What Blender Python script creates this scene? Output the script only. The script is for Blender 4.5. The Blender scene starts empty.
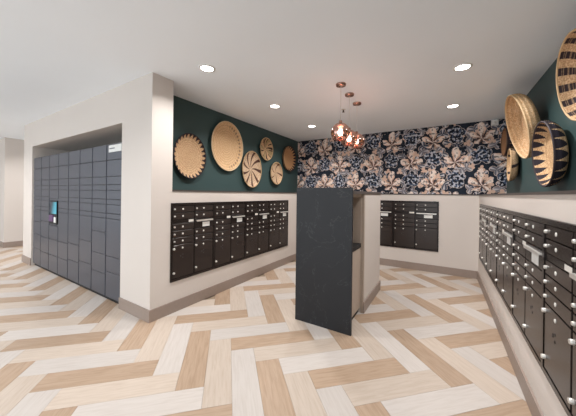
import bpy, bmesh, math, random
from mathutils import Vector, Matrix
random.seed(7)
R = math.radians
scene = bpy.context.scene
col = scene.collection

# ------------------------------------------------------------------ camera
EYE, FPX, YAW, HZN, ROLL = 1.43, 254.6, 0.5493, 194.0, 0.0125
cd = bpy.data.cameras.new('camera')
cam = bpy.data.objects.new('camera', cd); col.objects.link(cam)
cd.sensor_fit = 'HORIZONTAL'; cd.sensor_width = 36.0
cd.lens = FPX / 576 * 36.0
cd.shift_y = -(208 - HZN) / 576
cd.clip_start = 0.02
cam.matrix_world = Matrix.Translation((0, 0, EYE)) @ Matrix.Rotation(YAW, 4, 'Z') @ Matrix.Rotation(R(90), 4, 'X') @ Matrix.Rotation(ROLL, 4, 'Z')
scene.camera = cam

# ------------------------------------------------------------------ world and exposure
w = bpy.data.worlds.new('daylight'); scene.world = w; w.use_nodes = True
w.node_tree.nodes['Background'].inputs[0].default_value = (0.87, 0.95, 1.0, 1)
w.node_tree.nodes['Background'].inputs[1].default_value = 2.0
vs = scene.view_settings
vs.view_transform = 'Standard'; vs.look = 'None'; vs.gamma = 1.0; vs.use_curve_mapping = False
vs.exposure = 0.34
DOWNLIGHT_W = 14.5

# ------------------------------------------------------------------ material helpers
def srgb(r, g, b):
    f = lambda c: (c / 255) / 12.92 if c <= 10 else (((c / 255) + 0.055) / 1.055) ** 2.4
    return (f(r), f(g), f(b), 1)

class NT:
    """small helper to write node graphs as expressions"""
    def __init__(self, name):
        self.m = bpy.data.materials.new(name); self.m.use_nodes = True
        self.t = self.m.node_tree; self.b = self.t.nodes['Principled BSDF']
    def n(self, typ, **kw):
        x = self.t.nodes.new(typ)
        for k, v in kw.items(): setattr(x, k, v)
        return x
    def put(self, sock, v):
        if isinstance(v, bpy.types.NodeSocket): self.t.links.new(v, sock)
        elif isinstance(v, (tuple, list)) or not hasattr(sock.default_value, '__len__'): sock.default_value = v
        else: sock.default_value = (v,) * len(sock.default_value)
    def math(self, op, a, b=0.0, c=None):
        x = self.n('ShaderNodeMath', operation=op)
        self.put(x.inputs[0], a); self.put(x.inputs[1], b)
        if c is not None: self.put(x.inputs[2], c)
        return x.outputs[0]
    def step(self, v, lo, hi):
        x = self.n('ShaderNodeMapRange', interpolation_type='SMOOTHSTEP')
        self.put(x.inputs[0], v); self.put(x.inputs[1], lo); self.put(x.inputs[2], hi)
        return x.outputs[0]
    def mix(self, f, a, b):
        x = self.n('ShaderNodeMix', data_type='RGBA')
        self.put(x.inputs[0], f); self.put(x.inputs[6], a); self.put(x.inputs[7], b)
        return x.outputs[2]
    def obj(self): return self.n('ShaderNodeTexCoord').outputs['Object']
    def xyz(self, v):
        x = self.n('ShaderNodeSeparateXYZ'); self.put(x.inputs[0], v); return x.outputs
    def comb(self, x_, y_, z_=0.0):
        x = self.n('ShaderNodeCombineXYZ'); self.put(x.inputs[0], x_); self.put(x.inputs[1], y_); self.put(x.inputs[2], z_); return x.outputs[0]
    def mapping(self, v, scale=(1, 1, 1), loc=(0, 0, 0)):
        x = self.n('ShaderNodeMapping'); self.put(x.inputs[0], v); self.put(x.inputs[1], loc); self.put(x.inputs[3], scale); return x.outputs[0]
    def noise(self, v, scale, detail=3.0, rough=0.5, dist=0.0):
        x = self.n('ShaderNodeTexNoise'); self.put(x.inputs['Vector'], v)
        x.inputs['Scale'].default_value = scale; x.inputs['Detail'].default_value = detail
        x.inputs['Roughness'].default_value = rough; x.inputs['Distortion'].default_value = dist
        return x.outputs[0]
    def bump(self, h, strength=0.2, dist=0.01):
        x = self.n('ShaderNodeBump'); x.inputs['Strength'].default_value = strength; x.inputs['Distance'].default_value = dist
        self.put(x.inputs['Height'], h); self.put(self.b.inputs['Normal'], x.outputs[0])
    def set(self, color=None, rough=None, metal=None, spec=None):
        if color is not None: self.put(self.b.inputs['Base Color'], color)
        if rough is not None: self.put(self.b.inputs['Roughness'], rough)
        if metal is not None: self.b.inputs['Metallic'].default_value = metal
        if spec is not None: self.b.inputs['Specular IOR Level'].default_value = spec
        return self.m

def paint(name, c, rough=0.6, bump=0.04):
    n = NT(name); v = n.obj()
    k = n.noise(v, 1.3, 3)
    c2 = tuple(x * 0.94 for x in c[:3]) + (1,)
    n.bump(n.noise(v, 260, 2), bump, 0.002)
    return n.set(n.mix(k, c2, c), rough, spec=0.3)

def plain(name, c, rough=0.5, metal=0.0, spec=0.5):
    n = NT(name); k = n.noise(n.obj(), 25, 3)
    c2 = tuple(x * 0.86 for x in c[:3]) + (1,)
    return n.set(n.mix(k, c2, c), rough, metal, spec)

def emit(name, c, s):
    n = NT(name); n.set((0, 0, 0, 1), 0.5)
    n.b.inputs['Emission Color'].default_value = c; n.b.inputs['Emission Strength'].default_value = s
    return n.m

def wood_tone(name, c, dark):
    n = NT(name); oi = n.n('ShaderNodeObjectInfo')
    v = n.obj(); rnd = oi.outputs['Random']
    off = n.comb(n.math('MULTIPLY', rnd, 37.0), n.math('MULTIPLY', rnd, 91.0), 0.0)
    add = n.n('ShaderNodeVectorMath', operation='ADD'); n.put(add.inputs[0], v); n.put(add.inputs[1], off)
    g = n.noise(n.mapping(add.outputs[0], (2.2, 26, 1)), 2.0, 6, 0.6, 0.6)
    g2 = n.noise(n.mapping(add.outputs[0], (1.2, 120, 1)), 2.0, 3)
    f = n.math('MULTIPLY', n.step(g, 0.35, 0.75), 0.75)
    cc = n.mix(f, c, dark)
    cc = n.mix(n.math('MULTIPLY', g2, 0.22), cc, dark)
    hs = n.n('ShaderNodeHueSaturation'); n.put(hs.inputs['Color'], cc)
    n.put(hs.inputs['Value'], n.math('ADD', n.math('MULTIPLY', rnd, 0.10), 0.95))
    n.bump(g2, 0.08, 0.002)
    return n.set(hs.outputs[0], n.math('ADD', n.math('MULTIPLY', g, 0.12), 0.36), spec=0.4)

MAT = {}
MAT['wall'] = paint('warm_white_paint', srgb(208, 199, 192))
MAT['ceiling'] = paint('ceiling_paint', srgb(243, 248, 253), 0.75)
MAT['green'] = paint('deep_green_paint', srgb(60, 80, 80), 0.5)
MAT['base'] = plain('taupe_baseboard', srgb(150, 134, 124), 0.5)
MAT['ledge'] = plain('dark_ledge_cap', srgb(74, 66, 62), 0.4)
MAT['grout'] = plain('floor_underlay', srgb(150, 132, 112), 0.8)
MAT['brown'] = wood_tone('oak_brown_plank', srgb(171, 148, 127), srgb(144, 119, 97))
MAT['beige'] = wood_tone('oak_beige_plank', srgb(189, 175, 162), srgb(172, 155, 140))
MAT['white'] = wood_tone('oak_white_plank', srgb(191, 183, 177), srgb(178, 168, 160))
MAT['stuffwood'] = wood_tone('oak_mixed_plank', srgb(226, 205, 182), srgb(190, 160, 132))
MAT['bronze'] = plain('dark_bronze_metal', srgb(44, 37, 35), 0.26, 0.5)
MAT['bronze_door'] = plain('dark_bronze_door', srgb(56, 48, 45), 0.27, 0.4)
MAT['black'] = plain('black_gap', srgb(18, 17, 18), 0.6)
MAT['chrome'] = plain('brushed_steel', srgb(214, 210, 204), 0.32, 0.55)
MAT['plate'] = plain('silver_plate', srgb(222, 218, 211), 0.4, 0.0)
MAT['paper'] = plain('white_paper_label', srgb(225, 225, 222), 0.6)
MAT['printgrey'] = plain('grey_print', srgb(120, 124, 130), 0.6)
MAT['locker'] = plain('slate_locker_steel', srgb(80, 83, 93), 0.32, 0.35)
MAT['locker_body'] = plain('locker_carcass', srgb(16, 16, 19), 0.5)
MAT['cabinet'] = plain('taupe_laminate', srgb(176, 160, 146), 0.5)
MAT['trim_white'] = plain('white_trim', srgb(235, 233, 229), 0.4)
MAT['copper'] = plain('copper_metal', (0.50, 0.29, 0.23, 1), 0.25, 0.9)
MAT['cord'] = plain('pale_cord', srgb(205, 200, 196), 0.5)
MAT['lens'] = emit('lit_lens', (1.0, 0.95, 0.86, 1), 14)
MAT['bulb'] = emit('lit_bulb', (1.0, 0.93, 0.88, 1), 14)
MAT['sconce'] = emit('lit_sconce', (1.0, 0.95, 0.88, 1), 5)
MAT['purple'] = plain('purple_plastic', srgb(92, 58, 104), 0.4)

def slab_mat():
    n = NT('charcoal_marble'); v = n.obj()
    a = n.noise(v, 2.0, 5, 0.6, 1.2)
    vein = n.math('ABSOLUTE', n.math('SUBTRACT', n.noise(v, 1.7, 6, 0.6, 2.0), 0.5))
    c = n.mix(a, srgb(24, 25, 28), srgb(34, 35, 39))
    c = n.mix(n.math('MULTIPLY', n.math('SUBTRACT', 1.0, n.step(vein, 0.0, 0.008)), 0.08), c, srgb(150, 150, 152))
    return n.set(c, 0.5, spec=0.35)
MAT['slab'] = slab_mat()

def copper_glass():
    n = NT('copper_mirror_glass')
    tr = n.n('ShaderNodeBsdfTransparent'); tr.inputs[0].default_value = (0.86, 0.66, 0.58, 1)
    gl = n.n('ShaderNodeBsdfGlossy'); gl.inputs[0].default_value = (0.74, 0.50, 0.43, 1); gl.inputs['Roughness'].default_value = 0.06
    fr = n.n('ShaderNodeLayerWeight'); fr.inputs[0].default_value = 0.55
    k = n.math('ADD', n.math('MULTIPLY', fr.outputs['Facing'], 0.4), 0.52)
    mx = n.n('ShaderNodeMixShader'); n.put(mx.inputs[0], k)
    n.t.links.new(tr.outputs[0], mx.inputs[1]); n.t.links.new(gl.outputs[0], mx.inputs[2])
    n.t.links.new(mx.outputs[0], n.t.nodes['Material Output'].inputs[0])
    return n.m
MAT['globe'] = copper_glass()

def screen_mat():
    n = NT('lit_teal_screen'); v = n.xyz(n.obj())
    f = n.step(n.math('ADD', v[0], n.math('MULTIPLY', v[2], -0.35)), -0.10, 0.12)
    c = n.mix(f, srgb(8, 45, 66), srgb(86, 205, 232))
    n.put(n.b.inputs['Emission Color'], c); n.b.inputs['Emission Strength'].default_value = 0.55
    return n.set(srgb(10, 20, 26), 0.2)
MAT['screen'] = screen_mat()

def wallpaper():
    n = NT('floral_wallpaper')
    p = n.xyz(n.obj()); vec = n.comb(p[0], p[2])
    warp = n.noise(vec, 5.0, 3)
    def flower(scale, petals, off, rad, rndness):
        vo = n.n('ShaderNodeTexVoronoi', voronoi_dimensions='2D')
        m = n.mapping(vec, (scale, scale, 1), off)
        n.put(vo.inputs['Vector'], m); vo.inputs['Scale'].default_value = 1.0; vo.inputs['Randomness'].default_value = rndness
        sub = n.n('ShaderNodeVectorMath', operation='SUBTRACT'); n.put(sub.inputs[0], m); n.put(sub.inputs[1], vo.outputs['Position'])
        d = n.xyz(sub.outputs[0]); ang = n.math('ARCTAN2', d[1], d[0])
        r = n.math('SQRT', n.math('ADD', n.math('MULTIPLY', d[0], d[0]), n.math('MULTIPLY', d[1], d[1])))
        rc = n.xyz(vo.outputs['Color'])
        a = n.math('ADD', n.math('MULTIPLY', ang, petals / 2), n.math('MULTIPLY', rc[0], 6.28))
        lobe = n.math('ABSOLUTE', n.math('COSINE', a))
        edge = n.math('MULTIPLY', n.math('ADD', n.math('MULTIPLY', lobe, 0.62), 0.38), rad)
        edge = n.math('MULTIPLY', edge, n.math('ADD', n.math('MULTIPLY', warp, 0.9), 0.55))
        dd = n.math('SUBTRACT', edge, r)
        return dd, lobe, r, rc
    navy = n.mix(n.noise(vec, 3.0, 4), srgb(18, 21, 29), srgb(40, 50, 66))
    c = navy
    fine = n.noise(vec, 22, 4)
    dd, lobe, r, rc = flower(5.2, 3, (0.3, 0.7, 0), 0.58, 0.85)             # blue-grey leaves with pale edges
    leaf = n.mix(rc[1], srgb(44, 56, 76), srgb(132, 128, 134))
    leaf = n.mix(n.step(lobe, 0.93, 0.99), leaf, srgb(196, 190, 192))
    leaf = n.mix(n.step(dd, 0.075, 0.04), leaf, srgb(216, 192, 178))
    c = n.mix(n.step(dd, 0.0, 0.02), c, leaf)
    dd, lobe, r, rc = flower(6.8, 3, (0.8, 0.1, 0), 0.46, 0.9)              # small sprigs, blush or navy
    c = n.mix(n.math('MULTIPLY', n.step(dd, 0.02, 0.05), n.step(rc[2], 0.30, 0.34)), c, n.mix(n.step(rc[1], 0.58, 0.62), srgb(214, 182, 162), srgb(24, 30, 42)))
    # half-drop repeat: an upright blush fan flower and a round navy bloom take turns
    wx = n.math('MULTIPLY', n.math('SUBTRACT', n.noise(n.mapping(vec, (1, 1, 1), (3, 5, 0)), 6.0, 3), 0.5), 0.30)
    wz = n.math('MULTIPLY', n.math('SUBTRACT', n.noise(n.mapping(vec, (1, 1, 1), (8, 1, 0)), 6.0, 3), 0.5), 0.30)
    u = n.math('ADD', n.math('DIVIDE', p[0], 0.37), n.math('ADD', wx, 20.0)); v = n.math('ADD', n.math('DIVIDE', p[2], 0.41), n.math('ADD', wz, 20.25))
    par = n.math('MODULO', n.math('ADD', n.math('FLOOR', u), n.math('FLOOR', v)), 2.0)
    lx = n.math('SUBTRACT', n.math('FRACT', u), 0.5); lz = n.math('SUBTRACT', n.math('FRACT', v), 0.5)
    def polar(ox, oz):
        a, b = n.math('SUBTRACT', lx, ox), n.math('SUBTRACT', lz, oz)
        return n.math('ARCTAN2', a, b), n.math('SQRT', n.math('ADD', n.math('MULTIPLY', a, a), n.math('MULTIPLY', b, b)))
    ang, r = polar(0.0, -0.26)
    lobe = n.math('ABSOLUTE', n.math('COSINE', n.math('MULTIPLY', ang, 2.6)))
    edge = n.math('MULTIPLY', n.math('ADD', n.math('MULTIPLY', lobe, 0.42), 0.28), n.math('SUBTRACT', 1.0, n.math('MULTIPLY', n.math('ABSOLUTE', ang), 0.16)))
    fan = n.mix(n.step(r, 0.05, 0.42), srgb(140, 98, 78), srgb(230, 196, 174))
    fan = n.mix(n.step(n.math('ADD', lobe, n.math('MULTIPLY', fine, 0.7)), 1.05, 1.32), fan, srgb(238, 222, 212))
    fan = n.mix(n.step(lobe, 0.42, 0.25), fan, srgb(52, 46, 54))
    fan = n.mix(n.math('MULTIPLY', n.step(fine, 0.54, 0.60), 0.8), fan, srgb(66, 58, 64))
    c = n.mix(n.math('MULTIPLY', n.step(n.math('SUBTRACT', edge, r), 0.0, 0.02), n.step(par, 0.4, 0.6)), c, fan)
    ang, r = polar(0.0, 0.0)
    lobe = n.math('ABSOLUTE', n.math('COSINE', n.math('MULTIPLY', ang, 2.5)))
    edge = n.math('ADD', n.math('MULTIPLY', lobe, 0.12), 0.32)
    dd = n.math('SUBTRACT', edge, r)
    rose = n.mix(n.step(n.math('SINE', n.math('ADD', n.math('MULTIPLY', r, 30.0), n.math('MULTIPLY', ang, 2.0))), 0.3, 0.9), srgb(22, 28, 40), srgb(70, 84, 108))
    rose = n.mix(n.math('MULTIPLY', n.step(fine, 0.52, 0.57), 0.9), rose, srgb(196, 196, 204))
    rose = n.mix(n.step(dd, 0.04, 0.015), rose, srgb(206, 190, 184))
    c = n.mix(n.math('MULTIPLY', n.step(dd, 0.0, 0.02), n.step(par, 0.6, 0.4)), c, rose)
    return n.set(c, 0.65, spec=0.2)
MAT['wallpaper'] = wallpaper()

def basket_mat(name, kind, rad, tan=(178, 136, 98), pale=(228, 196, 158), dark=(42, 32, 36)):
    n = NT(name); v = n.xyz(n.obj())
    x, y, z = v[0], v[1], v[2]
    r = n.math('DIVIDE', n.math('SQRT', n.math('ADD', n.math('MULTIPLY', x, x), n.math('MULTIPLY', z, z))), rad)
    ang = n.math('ARCTAN2', z, x)
    fiber = n.noise(n.comb(n.math('MULTIPLY', ang, 14.0), n.math('MULTIPLY', r, 16.0), n.math('MULTIPLY', y, 60.0)), 1.6, 4, 0.6)
    c = n.mix(n.step(fiber, 0.32, 0.68), srgb(*tan), srgb(*pale))
    ring = n.math('SINE', n.math('MULTIPLY', n.math('ADD', r, n.math('MULTIPLY', y, 3.0)), 70.0))
    c = n.mix(n.math('MULTIPLY', n.step(ring, 0.2, 1.0), 0.28), c, srgb(150, 112, 76))
    dk = n.mix(fiber, srgb(*dark), srgb(*[min(255, q + 22) for q in dark]))
    def saw(k, ph=0.0, twist=0.0):                                         # triangle wave 0..1 round the basket
        a = n.math('ADD', n.math('MULTIPLY', ang, k / 6.28318), n.math('ADD', n.math('MULTIPLY', r, twist), ph))
        return n.math('PINGPONG', a, 0.5)
    if kind == 'teeth':            # dark points reaching in from the rim
        lim = n.math('ADD', n.math('MULTIPLY', saw(26), -0.44), 1.0)
        m = n.step(r, lim, n.math('ADD', lim, 0.03))
    elif kind == 'dashes':
        m = n.math('MULTIPLY', n.math('MULTIPLY', n.step(r, 0.78, 0.80), n.step(r, 0.90, 0.88)), n.math('MULTIPLY', n.step(saw(34), 0.26, 0.32), n.step(x, -0.05, 0.12)))
        m = n.math('MULTIPLY', m, 0.55)
    elif kind == 'pinwheel':
        m = n.math('MULTIPLY', n.step(saw(9, 0.1, 0.55), 0.33, 0.38), n.step(r, 0.06, 0.14))
    elif kind == 'cross':
        m = n.math('MULTIPLY', n.step(saw(5, 0.2, 0.45), 0.41, 0.44), n.step(r, 0.03, 0.08))
    elif kind == 'patches':
        m = n.math('MAXIMUM', n.math('MULTIPLY', n.step(saw(4, 0.12, 0.3), 0.40, 0.44), n.step(r, 0.1, 0.2)), n.math('MULTIPLY', n.step(saw(9, 0.3, 0.3), 0.40, 0.43), n.step(r, 0.55, 0.6)))
        c = n.mix(n.math('MULTIPLY', n.step(saw(4, 0.55, 0.2), 0.30, 0.36), 0.5), c, srgb(120, 116, 70))
    elif kind == 'spikes':
        lim = n.math('ADD', n.math('MULTIPLY', saw(22), -0.55), 0.97)
        m = n.math('MULTIPLY', n.step(r, lim, n.math('ADD', lim, 0.03)), n.step(x, -0.6 * rad, 0.1 * rad))
    elif kind == 'triangles':      # cream and near-black triangles in bands on both faces
        t = n.math('ADD', n.math('MULTIPLY', r, 1.0), 0.0)
        lim = n.math('ADD', n.math('MULTIPLY', saw(20), -0.44), 1.0)
        m = n.step(t, lim, n.math('ADD', lim, 0.02))
    elif kind == 'spokes':         # broad curved spokes broken by the weave
        m = n.math('MULTIPLY', n.step(saw(14, 0.12, 0.5), 0.25, 0.29), n.step(r, 0.12, 0.2))
        m = n.math('MULTIPLY', m, n.math('SUBTRACT', 1.0, n.math('MULTIPLY', n.step(n.math('SINE', n.math('MULTIPLY', r, 130.0)), 0.3, 0.9), 0.4)))
    else:                          # plain weave with darker flecks
        fl = n.noise(n.comb(n.math('MULTIPLY', ang, 22.0), n.math('MULTIPLY', r, 26.0), n.math('MULTIPLY', y, 90.0)), 1.5, 2)
        m = n.math('MULTIPLY', n.step(fl, 0.55, 0.66), 0.42)
    c = n.mix(m, c, dk)
    n.bump(n.math('ADD', ring, fiber), 0.35, 0.006)
    return n.set(c, 0.75, spec=0.25)

# ------------------------------------------------------------------ object helpers
def tag(o, label=None, cat=None, group=None, kind=None):
    for k, v in (('label', label), ('category', cat), ('group', group), ('kind', kind)):
        if v: o[k] = v
    return o

def link(name, me, mat=None, parent=None, loc=(0, 0, 0), rot=(0, 0, 0)):
    o = bpy.data.objects.new(name, me); col.objects.link(o)
    if mat is not None and me is not None and not me.materials: me.materials.append(mat)
    o.location = loc; o.rotation_euler = rot
    if parent is not None: o.parent = parent
    return o

def empty(name, loc, rot=(0, 0, 0)):
    o = bpy.data.objects.new(name, None); col.objects.link(o)
    o.location = loc; o.rotation_euler = rot; o.empty_display_size = 0.1
    return o

def mesh_boxes(name, boxes, bevel=0.0):
    bm = bmesh.new()
    for x0, x1, y0, y1, z0, z1 in boxes:
        b = bmesh.ops.create_cube(bm, size=1.0)
        bmesh.ops.transform(bm, matrix=Matrix.Translation(((x0 + x1) / 2, (y0 + y1) / 2, (z0 + z1) / 2)) @ Matrix.Diagonal((x1 - x0, y1 - y0, z1 - z0, 1)), verts=b['verts'])
    if bevel: bmesh.ops.bevel(bm, geom=bm.edges[:], offset=bevel, segments=1, affect='EDGES', profile=0.5)
    me = bpy.data.meshes.new(name); bm.to_mesh(me); bm.free()
    return me

def boxes(name, bl, mat, parent=None, bevel=0.0, loc=(0, 0, 0), rot=(0, 0, 0)):
    return link(name, mesh_boxes(name, bl, bevel), mat, parent, loc, rot)

def lathe(name, prof, seg=32, axis='Z', smooth=True, close=False):
    """revolve (radius, height) pairs round Z (or round Y)"""
    vs_, fs = [], []
    for r, h in prof:
        for k in range(seg):
            a = 2 * math.pi * k / seg
            vs_.append((r * math.cos(a), r * math.sin(a), h) if axis == 'Z' else (r * math.cos(a), h, r * math.sin(a)))
    n = len(prof)
    for i in range(n - 1 + (1 if close else 0)):
        for k in range(seg):
            a, b = i % n, (i + 1) % n
            fs.append((a * seg + k, a * seg + (k + 1) % seg, b * seg + (k + 1) % seg, b * seg + k))
    me = bpy.data.meshes.new(name); me.from_pydata(vs_, [], fs)
    bm = bmesh.new(); bm.from_mesh(me)
    bmesh.ops.remove_doubles(bm, verts=bm.verts[:], dist=1e-5)
    bmesh.ops.recalc_face_normals(bm, faces=bm.faces[:]); bm.to_mesh(me); bm.free()
    if smooth:
        for p in me.polygons: p.use_smooth = True
    return me

def opening_panel(a0, a1, z0, z1, oa0, oa1, oz0, oz1):
    """rectangles (a0,a1,z0,z1) that leave the opening free"""
    out = []
    if oa0 > a0: out.append((a0, oa0, z0, z1))
    if oa1 < a1: out.append((oa1, a1, z0, z1))
    if oz0 > z0: out.append((oa0, oa1, z0, oz0))
    if oz1 < z1: out.append((oa0, oa1, oz1, z1))
    return out

def struct(name, bl, mat, parent=None, label=None, cat=None):
    o = boxes(name, bl, mat, parent)
    if parent is None: tag(o, label, cat, kind='structure')
    return o

# ------------------------------------------------------------------ dimensions of the place
XL, XLU = -2.742, -3.14          # left mail wall: lower face, recessed green face
XR, XRU = 0.52, 0.90             # right mail wall
YB, YBU = 5.48, 5.58             # back wall
YLK, XLKE = 1.60, -7.25          # locker wall face, its far end
HC, ZL, CAP = 2.75, 1.4455, 0.018
BH, BT = 0.135, 0.014            # baseboard
YN = -3.0                        # the room goes on behind the camera

floor = struct('floor', [(-12.0, 1.2, YN, 6.4, -0.08, -0.013)], MAT['grout'], label='pale herringbone plank floor in three wood tones', cat='floor')
struct('ceiling', [(-12.0, 1.2, YN, 6.4, HC, HC + 0.1)], MAT['ceiling'], label='smooth flat pale ceiling with recessed lights', cat='ceiling')

# left mail wall (lower furred part with the opening for the mailboxes and the full-height end pier)
LY0, LY1, LZ0, LZ1 = 1.837, 4.485, 0.365, 1.305
pier = 1.855
struct('wall_left', [(XL - 0.05, XL, a, b, c, d) for a, b, c, d in opening_panel(YLK, YB, 0, ZL, LY0, LY1, LZ0, LZ1)]
       + [(XL - 0.05, XL, YLK, pier, ZL, HC), (XLU, XL - 0.05, pier - 0.03, pier, ZL, HC)], MAT['wall'],
       label='warm white lower wall holding the left mailboxes, with full-height end pier', cat='wall')
struct('wall_left_upper', [(XLU - 0.1, XLU, pier - 0.03, YBU + 0.1, 0, HC)], MAT['green'], label='deep green upper wall hung with six woven baskets', cat='wall')
struct('trim_1', [(XLU, XL + 0.008, pier, YBU, ZL, ZL + CAP)], MAT['ledge'], label='dark ledge cap under the left green wall', cat='ledge')
# back
BX0, BX1, BZ0, BZ1 = -1.655, -0.075, 0.39, 1.325
struct('wall_back', [(a, b, YB, YB + 0.05, c, d) for a, b, c, d in opening_panel(XL, XR, 0, ZL, BX0, BX1, BZ0, BZ1)], MAT['wall'],
       label='warm white lower wall holding the back mailboxes', cat='wall')
struct('wall_back_upper', [(XLU, XRU, YBU, YBU + 0.05, ZL, HC), (XLU, XRU, YBU + 0.35, YBU + 0.4, 0, ZL), (XLU, XRU, YBU + .05, YBU + .4, ZL, ZL + .05)], MAT['wallpaper'],
       label='dark floral wallpaper in navy, blush and white on the back wall', cat='wall')
struct('trim_2', [(XL + 0.008, XR - 0.008, YB - 0.008, YBU, ZL, ZL + CAP)], MAT['ledge'], label='thin dark ledge cap under the floral wallpaper', cat='ledge')
# right
RY0, RY1, RZ0, RZ1 = 1.30, 5.25, 0.40, 1.305
struct('wall_right', [(XR, XR + 0.05, a, b, c, d) for a, b, c, d in opening_panel(YN, YB + 0.05, 0, ZL, RY0, RY1, RZ0, RZ1)], MAT['wall'],
       label='warm white lower wall holding the right row of mailboxes', cat='wall')
struct('wall_right_upper', [(XRU, XRU + 0.1, YN, YBU + 0.1, 0, HC)], MAT['green'], label='deep green upper wall on the right hung with large baskets', cat='wall')
struct('trim_3', [(XR - 0.008, XRU, YN, YBU, ZL, ZL + CAP)], MAT['ledge'], label='dark ledge cap under the right green wall', cat='ledge')
# locker wall
OX0, OX1, OZ1, ODEP = -6.74, -3.385, 2.28, 0.72
struct('wall_front_left', [(a, b, YLK, YLK + 0.06, c, d) for a, b, c, d in opening_panel(XLKE, XL - 0.05, 0, HC, OX0, OX1, 0, OZ1)]
       + [(OX0 - 0.05, OX0, YLK + 0.06, YLK + ODEP, 0, OZ1), (OX1, OX1 + 0.05, YLK + 0.06, YLK + ODEP, 0, OZ1),
          (OX0 - 0.05, OX1 + 0.05, YLK + ODEP, YLK + ODEP + 0.05, 0, OZ1 + 0.05), (OX0 - 0.05, OX1 + 0.05, YLK + 0.06, YLK + ODEP, OZ1, OZ1 + 0.05),
          (XLKE, XLKE + 0.06, YLK + 0.06, 6.3, 0, HC)], MAT['wall'],
       label='warm white wall with a deep niche for the parcel lockers', cat='wall')
# far end of the lobby on the left
struct('wall_far_left', [(-11.0, -9.33, 1.72, 6.3, 0, HC)], MAT['wall'], label='warm white wall end far off at the left edge', cat='wall')
struct('wall_far_end', [(-12.0, -11.6, YN, 6.3, 0, HC)], MAT['wall'], label='warm white wall closing the lobby behind the far wall end', cat='wall')

def base(name, bl, label): return struct(name, bl, MAT['base'], label=label, cat='baseboard')
base('baseboard_left', [(XL, XL + BT, YLK - BT, YB, 0, BH)], 'taupe baseboard under the left mailboxes')
base('baseboard_back', [(XL + BT, XR - BT, YB - BT, YB, 0, BH)], 'taupe baseboard under the back mailboxes')
base('baseboard_right', [(XR - BT, XR, YN, YB, 0, BH)], 'taupe baseboard under the right mailboxes')
base('baseboard_front_left', [(OX1, XL, YLK - BT, YLK, 0, BH), (XLKE - BT, OX0, YLK - BT, YLK, 0, BH), (XLKE - BT, XLKE, YLK, 6.3, 0, BH)], 'taupe baseboard on either side of the parcel lockers')
base('baseboard_far_left', [(-9.33, -9.33 + BT, 1.72 - BT, 6.3, 0, BH), (-11.0, -9.33, 1.72 - BT, 1.72, 0, BH)], 'taupe baseboard of the far wall end at the left edge')

# ------------------------------------------------------------------ floor planks: herringbone 0.2 x 0.8 m at 45 degrees
PW, PH_, PA, PB = 0.2002, 0.7800, 0.0433, -0.0331
def plank_mesh(name, mat):
    L_, W_, ch = PW * 4 - 0.001, PW - 0.001, 0.0008
    lo = [(-L_ / 2, -W_ / 2, -0.013), (L_ / 2, -W_ / 2, -0.013), (L_ / 2, W_ / 2, -0.013), (-L_ / 2, W_ / 2, -0.013)]
    mid = [(x, y, -ch) for x, y, _ in lo]
    top = [(x - math.copysign(ch, x), y - math.copysign(ch, y), 0.0) for x, y, _ in lo]
    f = [(8, 9, 10, 11)]
    for k in range(4):
        q = (k + 1) % 4
        f += [(k, q, 4 + q, 4 + k), (4 + k, 4 + q, 8 + q, 8 + k)]
    me = bpy.data.meshes.new(name); me.from_pydata(lo + mid + top, [], f); me.materials.append(mat)
    return me
PM = {t: plank_mesh('plank_' + t, MAT[t]) for t in ('brown', 'beige', 'white')}
cs, sn = math.cos(PH_), math.sin(PH_)
fwd = Vector((-math.sin(YAW), math.cos(YAW))); rgt = Vector((math.cos(YAW), math.sin(YAW)))
planks = []
for i in range(-75, 60):
    for j in range(-60, 75):
        s_ = i + j
        for vert in (0, 1):
            if (s_ - (0 if vert else 4)) % 8: continue
            k = (s_ - (0 if vert else 4)) // 8
            a, b = ((i + 0.5), (j + 2)) if vert else ((i + 2), (j + 0.5))
            a = a * PW + PA; b = b * PW + PB
            x, y = a * cs - b * sn, a * sn + b * cs
            if not (-11.6 < x < 0.75 and YN < y < 5.75): continue
            if x < -3.35 and x > -6.9 and y > 2.2: continue
            if x < -2.95 and x > -7.0 and y > 2.6: continue
            res = (i - (k if vert else k + 2)) % 3
            tone = ('brown', 'beige', 'white')[res]
            d = Vector((x, y)); dep = d.dot(fwd); lat = d.dot(rgt)
            vis = dep > 0.9 and abs(lat / dep) < 1.35 and not (x < -3.2 and y > 1.8 and x > -7.1)
            planks.append(((1.0 / (dep * dep)) if vis else 0.0, x, y, PH_ + (R(90) if vert else 0), tone))
planks.sort(key=lambda p: -p[0])
rest = []
for n_, (sc, x, y, ang, tone) in enumerate(planks):
    if n_ < 300 and sc > 0: link('plank', PM[tone], None, floor, (x, y, 0), (0, 0, ang))
    else: rest.append((x, y, ang, tone))
if rest:
    tones = ('brown', 'beige', 'white'); V, Fc, Mi = [], [], []
    for x, y, ang, tone in rest:
        me = PM[tone]; M4 = Matrix.Translation((x, y, 0)) @ Matrix.Rotation(ang, 4, 'Z'); o0 = len(V)
        V += [tuple(M4 @ v.co) for v in me.vertices]
        for p in me.polygons: Fc.append([o0 + q for q in p.vertices]); Mi.append(tones.index(tone))
    me = bpy.data.meshes.new('plank_field'); me.from_pydata(V, [], Fc)
    for t in tones: me.materials.append(MAT[t])
    for p, m_ in zip(me.polygons, Mi): p.material_index = m_
    tag(link('plank_field', me, None, floor), kind='stuff')

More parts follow.
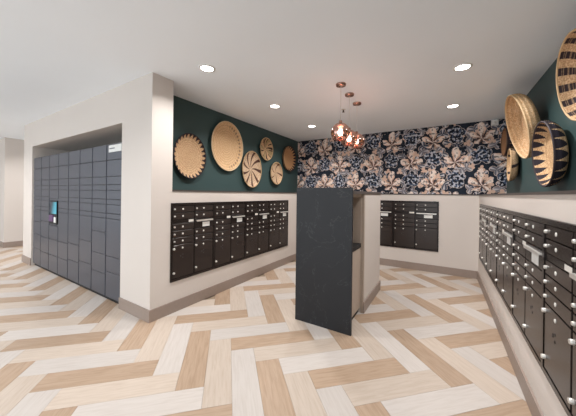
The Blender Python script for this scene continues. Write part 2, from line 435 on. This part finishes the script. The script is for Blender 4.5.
# ------------------------------------------------------------------ parcel lockers
def parcel_locker():
    root = empty('parcel_locker', (OX0 + 0.015, YLK + 0.02, 0))
    tag(root, 'wide slate grey bank of parcel locker doors set into the wall niche', 'locker')
    W_ = OX1 - OX0 - 0.03; n = 8; cw = W_ / n; H_ = 2.06
    boxes('carcass', [(0, W_, 0.02, 0.62, 0.05, H_)], MAT['locker_body'], root)
    boxes('kick_plinth', [(0.01, W_ - 0.01, 0.03, 0.5, 0, 0.05)], MAT['black'], root)
    top = [2.055, 1.843, 1.629, 1.522, 1.449, 1.332, 1.263, 1.147, 1.078]
    low = [[0.86, 0.62, 0.35], [0.89, 0.60, 0.33], [0.62, 0.35], [0.60, 0.33], [0.62, 0.36], [0.72, 0.40], [0.888, 0.594, 0.34], [0.588, 0.382]]
    cache = {}
    for c in range(n):
        zs = list(top) + low[c] + [0.05]
        if c == 2: zs = [2.055, 1.843, 1.629, 1.522, 1.449, 1.30, 0.84, 0.60, 0.33, 0.05]
        for z1, z0 in zip(zs, zs[1:]):
            if c == 2 and z1 == 1.30:                                       # the touch-screen station
                k = boxes('control_panel', [(0.004, cw - 0.004, 0.006, 0.02, z0 + 0.003, z1 - 0.003)], MAT['locker'], root, 0, (c * cw, 0, 0))
                boxes('screen_bezel', [(0.08, cw - 0.02, -0.012, 0.006, 0.87, 1.27)], MAT['black'], k)
                s_ = boxes('screen', [(-0.145, 0.145, -0.003, 0.003, -0.10, 0.10)], MAT['screen'], k, 0, (cw / 2 + 0.03, -0.0135, 1.145))
                boxes('scanner', [(0.10, cw - 0.14, -0.03, -0.012, 0.915, 1.02)], MAT['purple'], k)
                boxes('receipt_slip', [(cw - 0.12, cw - 0.04, -0.022, -0.012, 0.90, 0.99)], MAT['paper'], k)
                continue
            key = round(z1 - z0, 4)
            if key not in cache: cache[key] = mesh_boxes('locker_door', [(0.010, cw - 0.010, 0.0, 0.02, 0.003, key - 0.003)], 0.002)
            link('door', cache[key], MAT['locker'], root, (c * cw, 0, z0))
    lab = boxes('sign_plate', [(W_ - cw + 0.06, W_ - 0.03, -0.003, 0.0, 1.945, 2.035)], MAT['paper'], root); lab['label'] = 'white sticker plate'
    boxes('print_line', [(W_ - cw + 0.08, W_ - 0.2, -0.004, -0.003, 1.985, 2.0)], MAT['printgrey'], lab)
parcel_locker()

# ------------------------------------------------------------------ mailbox units: column of five doors, column of four doors with outgoing slot
def dome(name, r, h, seg=10):
    return lathe(name, [(r, 0), (r, -h * 0.6), (r * 0.8, -h), (0, -h)], seg, 'Y')
LOCK = dome('lock', 0.0105, 0.012, 8); LOCK.materials.append(MAT['chrome'])
PLATE = dome('number_plate', 0.0115, 0.003, 8); PLATE.materials.append(MAT['plate'])
PLOCK = dome('parcel_lock', 0.0135, 0.017, 8); PLOCK.materials.append(MAT['chrome'])
KEYS = mesh_boxes('key_slots', [(0, 0.012, -0.001, 0, 0, 0.022), (0.03, 0.042, -0.001, 0, 0.018, 0.034), (0.03, 0.042, -0.001, 0, -0.02, -0.004)]); KEYS.materials.append(MAT['black'])

def mailbox_unit(W_, H_):
    """first unit of a size; front face at y = 0 looking to -y, base of the trim at z = 0"""
    root = empty('mailbox_unit', (0, 0, 0))
    t = 0.016; mid = W_ / 2; cw = mid - t - 0.004
    k = H_ / 0.94
    boxes('cabinet_body', [(0.01, W_ - 0.01, 0.012, 0.30, 0.01, H_ - 0.01)], MAT['black'], root)
    boxes('frame', [(0, t, -0.012, 0.014, 0, H_), (W_ - t, W_, -0.012, 0.014, 0, H_), (t, W_ - t, -0.012, 0.014, H_ - 0.03, H_),
                    (t, W_ - t, -0.012, 0.014, 0, 0.03), (mid - 0.006, mid + 0.006, -0.002, 0.014, 0.03, H_ - 0.03)], MAT['bronze'], root)
    rh = 0.0865 * k; ph = H_ - 0.06 - 0.476 * k
    tenant = mesh_boxes('mail_door', [(0.006, cw - 0.006, -0.008, 0.012, 0.004, rh - 0.004)], 0.002)
    parcel = mesh_boxes('parcel_door', [(0.006, cw - 0.006, -0.008, 0.012, 0.004, ph - 0.004)], 0.002)
    strip = mesh_boxes('label_strip', [(0.002, cw - 0.002, -0.004, 0.012, 0.0015, 0.0435 * k - 0.0015)])
    for me, m in ((tenant, 'bronze_door'), (parcel, 'bronze_door'), (strip, 'bronze')): me.materials.append(MAT[m])
    def door(x, z):
        d = link('door', tenant, None, root, (x, 0, z))
        link('lock', LOCK, None, d, (0.028, -0.008, rh / 2)); link('number_plate', PLATE, None, d, (cw * 0.46, -0.008, rh / 2))
    def pdoor(x, z):
        d = link('parcel_door', parcel, None, root, (x, 0, z))
        link('lock', PLOCK, None, d, (0.022, -0.008, ph - 0.045)); link('lock', PLOCK, None, d, (0.022, -0.008, 0.07))
        link('number_plate', PLATE, None, d, (cw * 0.46, -0.008, ph - 0.045))
        link('key_slots', KEYS, None, d, (cw * 0.36, -0.008, ph * 0.62))
    for c, seq in enumerate(('RRsRRRP', 'RRoRRP')):
        x = t + 0.002 if c == 0 else mid + 0.006; z = H_ - 0.03
        for q in seq:
            if q == 'R': z -= rh; door(x, z)
            elif q == 'P': z -= ph; pdoor(x, z)
            elif q == 's':
                z -= 0.0435 * k
                s_ = link('label_strip', strip, None, root, (x, 0, z))
                boxes('paper_label', [(cw * 0.74, cw * 0.97, -0.0055, -0.004, 0.006, 0.036 * k)], MAT['plate'], s_)
            else:
                z -= 0.13 * k
                s_ = boxes('outgoing_slot', [(0.002, cw - 0.002, -0.008, 0.012, 0.0025, 0.13 * k - 0.0025)], MAT['bronze'], root, 0.002, (x, 0, z))
                boxes('slot_hood', [(0.02, cw - 0.02, -0.026, -0.008, 0.098 * k, 0.108 * k), (0.02, cw - 0.02, -0.026, -0.022, 0.088 * k, 0.098 * k)], MAT['chrome'], s_)
                boxes('paper_label', [(cw * 0.40, cw * 0.78, -0.0095, -0.008, 0.014 * k, 0.075 * k)], MAT['paper'], s_)
    return root

def copy_tree(o, parent=None):
    c = o.copy(); col.objects.link(c); c.parent = parent
    for ch in list(o.children): copy_tree(ch, c)
    return c

def row(n, W_, H_, place, rotz, labels, group):
    proto = mailbox_unit(W_, H_)
    for q in range(n):
        o = proto if q == 0 else copy_tree(proto)
        o.location = place(q); o.rotation_euler = (0, 0, rotz)
        tag(o, labels[q], 'mailbox', group)

lw = (LY1 - LY0 - 0.004) / 4
row(4, lw - 0.002, LZ1 - LZ0 - 0.004, lambda q: (XL, LY0 + 0.002 + q * lw, LZ0 + 0.002), R(90),
    ['dark bronze mailbox unit on left wall, nearest the white pier', 'dark bronze mailbox unit on left wall, second from the white pier',
     'dark bronze mailbox unit on left wall, third from the white pier', 'dark bronze mailbox unit on left wall, farthest from the white pier'], 'mailbox units in the left wall')
bw = (BX1 - BX0 - 0.004) / 2
row(2, bw - 0.002, BZ1 - BZ0 - 0.004, lambda q: (BX0 + 0.002 + q * bw, YB, BZ0 + 0.002), 0,
    ['dark bronze mailbox unit under floral wallpaper, half hidden by the island', 'dark bronze mailbox unit under floral wallpaper, fully in view'], 'mailbox units in the back wall')
rw = (RY1 - RY0 - 0.004) / 5
row(5, rw - 0.002, RZ1 - RZ0 - 0.004, lambda q: (XR, RY1 - 0.002 - q * rw, RZ0 + 0.002), R(-90),
    ['dark bronze mailbox unit on right wall, farthest, beside the back corner', 'dark bronze mailbox unit on right wall, second from the back corner',
     'dark bronze mailbox unit on right wall, third from the back corner', 'dark bronze mailbox unit on right wall, fourth from the back corner',
     'dark bronze mailbox unit on right wall, nearest, cut by the picture edge'], 'mailbox units in the right wall')

# ------------------------------------------------------------------ island: stone end slab, cabinet with open niche, beige body
def island():
    x0, x1 = -1.437, -0.787; bx0, bx1 = -1.405, -0.82
    root = empty('mail_island', ((x0 + x1) / 2, 3.25, 0)); o = Vector(root.location)
    tag(root, 'tall island with charcoal stone end slab, open niche and warm white body', 'island')
    def part(name, bl, mat, parent=root, bevel=0.0):
        return boxes(name, [(a - o.x, b - o.x, c - o.y, d - o.y, e, f) for a, b, c, d, e, f in bl], mat, parent, bevel)
    part('end_slab', [(x0, x1, 2.535, 2.565, 0, 1.503)], MAT['slab'], root, 0.002)
    c1 = 3.105; xc = -0.85
    part('cabinet', [(bx0, bx0 + 0.02, 2.565, c1, 0.07, 1.44), (bx0 + 0.02, xc, 2.565, 2.583, 0.07, 1.44), (bx0 + 0.02, xc, c1 - 0.018, c1, 0.07, 1.44),
                     (bx0 + 0.02, xc, 2.583, c1 - 0.018, 1.40, 1.44), (xc - 0.35, xc - 0.33, 2.583, c1 - 0.018, 0.85, 1.40)], MAT['cabinet'])
    part('shelf', [(bx0 + 0.02, xc + 0.004, 2.583, c1 - 0.018, 0.80, 0.845)], MAT['black'])
    part('door', [(xc - 0.018, xc, 2.585, c1 - 0.02, 0.075, 0.795)], MAT['cabinet'], root, 0.002)
    part('kick_plinth', [(bx0 + 0.03, xc - 0.03, 2.565, c1, 0, 0.07)], MAT['black'])
    part('body', [(bx0, bx1, c1, 4.03, 0, 1.44)], MAT['wall'])
    part('end_trim', [(bx1 - 0.03, bx1 + 0.003, c1 - 0.006, c1 + 0.035, 0, 1.44)], MAT['cabinet'])
    part('baseboard', [(bx1, bx1 + BT, c1, 4.03 + BT, 0, BH), (bx0 - BT, bx0, c1, 4.03 + BT, 0, BH), (bx0, bx1, 4.03, 4.03 + BT, 0, BH)], MAT['base'])
    part('worktop', [(bx0 - 0.01, bx1 + 0.01, 2.565, 4.04, 1.44, 1.472)], MAT['ledge'])
island()

# ------------------------------------------------------------------ woven baskets
def basket(label, loc, rz, r, depth, kind, cat_group, tilt=0.0, rx=1.0, rim=(206, 172, 130), base_f=0.5, **kw):
    root = empty('woven_basket', loc, (tilt, 0, rz)); tag(root, label, 'basket', cat_group)
    N = 22; th = 0.012; outer, inner = [], []
    for q in range(N + 1):
        t = q / N; a = t * math.pi / 2
        rr = r * (base_f + (1 - base_f) * math.cos(a) ** 0.8); y = depth * math.sin(a)
        sc = 0.0022 * (1 if q % 2 else -1)
        outer.append((rr + sc, y)); inner.append((max(rr - th + sc, 0.01), max(y - th, 0)))
    flat_o = [(r * base_f * f, depth) for f in (0.75, 0.5, 0.25, 0.0)]
    flat_i = [((r * base_f - th) * f, depth - th + (0.002 if n_ % 2 else 0)) for n_, f in enumerate((0.0, 0.2, 0.4, 0.6, 0.8))]
    prof = outer + flat_o + flat_i + inner[::-1]
    me = lathe('bowl', prof, 56, 'Y')
    b = link('bowl', me, basket_mat('weave_' + kind, kind, r, **kw), root)
    ring = lathe('rim', [(r - 0.006 + 0.008 * math.cos(a), 0.008 * math.sin(a)) for a in [2 * math.pi * q / 8 for q in range(8)]], 56, 'Y', close=True)
    m = link('rim', ring, plain('rim_fibre', srgb(*rim), 0.7), root)
    b.scale = m.scale = (rx, 1, 1)
    return root
GL, GR = 'baskets on the left green wall', 'baskets on the right green wall'
def left_basket(label, y, z, ry, rz_, kind, xr=-3.08, **kw):
    g = xr / -2.98                                    # same sight line, dish lying closer to the wall
    basket(label, (xr, y * g, EYE + (z - EYE) * g), R(90), rz_ * g, xr - XLU - 0.004, kind, GL, rx=ry / rz_, base_f=0.42, **kw)
left_basket('round tan basket with dark sawtooth edge, nearest the white pier', 2.29, 1.935, 0.263, 0.314, 'teeth', rim=(38, 28, 34))
left_basket('largest plain tan basket on the left green wall', 3.003, 2.189, 0.351, 0.399, 'dashes', rim=(226, 200, 164), tan=(201, 158, 112))
left_basket('tan basket with dark brown pinwheel spokes', 3.616, 1.872, 0.269, 0.332, 'pinwheel', pale=(232, 212, 186), dark=(74, 44, 34))
left_basket('small upper basket with olive and dark patches', 4.053, 2.309, 0.207, 0.224, 'patches', dark=(58, 42, 32))
left_basket('small lower basket with thin brown crossing lines', 4.415, 1.86, 0.214, 0.235, 'cross', pale=(230, 206, 176), dark=(84, 50, 36))
left_basket('brown basket with dark spikes beside the floral wallpaper', 4.93, 2.23, 0.28, 0.29, 'spikes', rim=(40, 32, 32), tan=(176, 130, 92), pale=(200, 156, 112))
def right_basket(label, x, y, z, r, tilt, kind, base_f=0.5, yaw=0.0, **kw):
    d = (XRU - x - base_f * r * math.sin(tilt)) / math.cos(tilt) - 0.003 - 0.07 * math.sin(tilt) - base_f * r * abs(math.sin(yaw)) * 1.6
    basket(label, (x, y, z), R(-90) + yaw, r, d, kind, GR, tilt=tilt, base_f=base_f, **kw)
def R3(x, y, z, r, x2):                                # the same sight line on a rim plane nearer the wall
    g = x2 / x
    return x2, y * g, EYE + (z - EYE) * g, r * g
right_basket('tan basket with broad dark curved stripes at the picture edge', *R3(0.63, 2.09, 2.12, 0.25, 0.76), 0.12, 'spokes')
right_basket('deep basket with black and cream triangles standing low over the ledge', *R3(0.62, 2.59, 1.747, 0.243, 0.77), 0.07, 'triangles', base_f=0.5, dark=(30, 24, 32), pale=(222, 192, 152), rim=(52, 40, 44))
right_basket('large deep plain tan basket tilted outward below the ceiling', *R3(0.60, 3.28, 2.11, 0.317, 0.70), 0.23, 'plain', base_f=0.74, rim=(214, 182, 140), tan=(190, 146, 100))
right_basket('small shallow basket low behind the large tilted one', *R3(0.68, 4.08, 1.82, 0.20, 0.80), 0.0, 'cross', yaw=R(-4))
right_basket('small brown basket high behind the large tilted one', 0.80, 5.2, 2.29, 0.22, 0.0, 'spikes', tan=(150, 110, 80), pale=(172, 130, 96), rim=(110, 80, 60))

# ------------------------------------------------------------------ ceiling lights
def lamp_light(name, kind, energy, loc, color, parent, **kw):
    ld = bpy.data.lights.new(name, kind); ld.energy = energy; ld.color = color
    for k, v in kw.items(): setattr(ld, k, v)
    o = bpy.data.objects.new(name, ld); col.objects.link(o); o.location = loc; o.parent = parent
    return o
RING = lathe('trim_ring', [(0.085, 0), (0.085, -0.006), (0.066, -0.010), (0.064, -0.001)], 28); RING.materials.append(MAT['trim_white'])
LENS = lathe('lens', [(0.064, -0.003), (0.0, -0.003)], 28); LENS.materials.append(MAT['lens'])
def downlight(x, y, label):
    root = empty('ceiling_downlight', (x, y, HC)); tag(root, label, 'ceiling light', 'recessed ceiling downlights')
    link('trim_ring', RING, None, root); link('lens', LENS, None, root)
    lamp_light('downlight_lamp', 'AREA', DOWNLIGHT_W, (0, 0, -0.012), (0.975, 0.96, 0.945), root, shape='DISK', size=0.12, spread=R(142))
for x, y, lb in ((-2.15, 1.84, 'round recessed ceiling light nearest the white pier'), (-2.18, 3.15, 'round recessed ceiling light above the large left basket'),
                 (-2.19, 4.43, 'round recessed ceiling light near the back left corner'), (0.15, 3.14, 'round recessed ceiling light nearest the large tilted basket'),
                 (0.10, 4.43, 'round recessed ceiling light nearest the floral wallpaper on the right'), (0.15, 1.84, 'round recessed ceiling light above the near right mailboxes'),
                 (-2.15, 0.3, 'round recessed ceiling light over the open lobby floor'), (-4.6, 0.1, 'added unseen ceiling light in front of the parcel lockers'),  # extra lobby lights along the lockers, out of view, added for flat light
                 (-7.2, 0.1, 'added unseen ceiling light near the far end of the lockers'), (-8.4, 2.6, 'round recessed ceiling light in the side passage'),
                 (-8.5, 0.9, 'added unseen ceiling light brightening the far wall end'), (-5.9, 0.3, 'added unseen ceiling light opposite the locker touch screen')):  # light before the far wall end: added out of view to brighten it
    downlight(x, y, lb)

def pendant(x, y, zc, label):
    root = empty('pendant_lamp', (x, y, HC)); tag(root, label, 'pendant light', 'copper globe pendants over the island')
    link('ceiling_canopy', lathe('ceiling_canopy', [(0, 0), (0.058, 0), (0.060, -0.006), (0.056, -0.024), (0.012, -0.028), (0, -0.028)], 24), MAT['copper'], root)
    g = zc - HC; r = 0.112
    link('cord', lathe('cord', [(0.003, -0.026), (0.003, g + r + 0.01)], 8), MAT['cord'], root)
    link('socket', lathe('socket', [(0, g + r + 0.03), (0.018, g + r + 0.028), (0.022, g + r - 0.01), (0.017, g + 0.045), (0, g + 0.045)], 16), MAT['copper'], root)
    prof = [(r * math.sin(a), g + r * math.cos(a)) for a in [R(10) + (R(146) - R(10)) * q / 20 for q in range(21)]]
    link('glass_globe', lathe('glass_globe', prof, 36), MAT['globe'], root)
    link('bulb', lathe('bulb', [(0.012, g + 0.045), (0.026, g + 0.02), (0.031, g - 0.005), (0.024, g - 0.03), (0, g - 0.042)], 16), MAT['bulb'], root)
    lamp_light('pendant_light', 'POINT', 3.5, (0, 0, g - 0.065), (1.0, 0.90, 0.82), root, shadow_soft_size=0.03)
pendant(-1.06, 2.91, 2.172, 'copper glass globe pendant nearest the stone slab, largest in view')
pendant(-1.068, 3.257, 2.166, 'copper glass globe pendant in the middle of the three')
pendant(-1.078, 3.63, 2.20, 'copper glass globe pendant farthest back, nearest the wallpaper')

def sprinkler():
    root = empty('sprinkler_head', (-1.34, 3.80, HC)); tag(root, 'small metal sprinkler head on the ceiling behind the pendants', 'sprinkler')
    link('escutcheon', lathe('escutcheon', [(0, 0), (0.034, 0), (0.030, -0.008), (0.012, -0.010), (0, -0.010)], 16), MAT['plate'], root)
    link('nozzle', lathe('nozzle', [(0.010, -0.010), (0.008, -0.035), (0.020, -0.038), (0.020, -0.042), (0, -0.042)], 14), MAT['bronze'], root)
sprinkler()
def strobe():
    root = empty('alarm_strobe', (0.73, YBU, 2.645)); tag(root, 'small white alarm box high on the floral wallpaper corner', 'alarm')
    boxes('housing', [(-0.05, 0.05, -0.045, 0, 0, 0.10)], MAT['trim_white'], root, 0.006)
    link('lens', lathe('lens', [(0.022, -0.045), (0.020, -0.056), (0, -0.058)], 16, 'Y'), MAT['plate'], root, (0, 0, 0.05))
strobe()
def sconce():
    root = empty('wall_sconce', (-11.6, 1.9, 2.05)); tag(root, 'small glowing wall lamp at the far left edge', 'wall lamp')
    boxes('back_plate', [(0, 0.02, -0.06, 0.06, -0.12, 0.12)], MAT['trim_white'], root, 0.004)
    link('shade', lathe('shade', [(0.06, -0.11), (0.075, 0.0), (0.06, 0.11), (0.0, 0.11)], 20), MAT['sconce'], root, (0.09, 0, 0))
sconce()
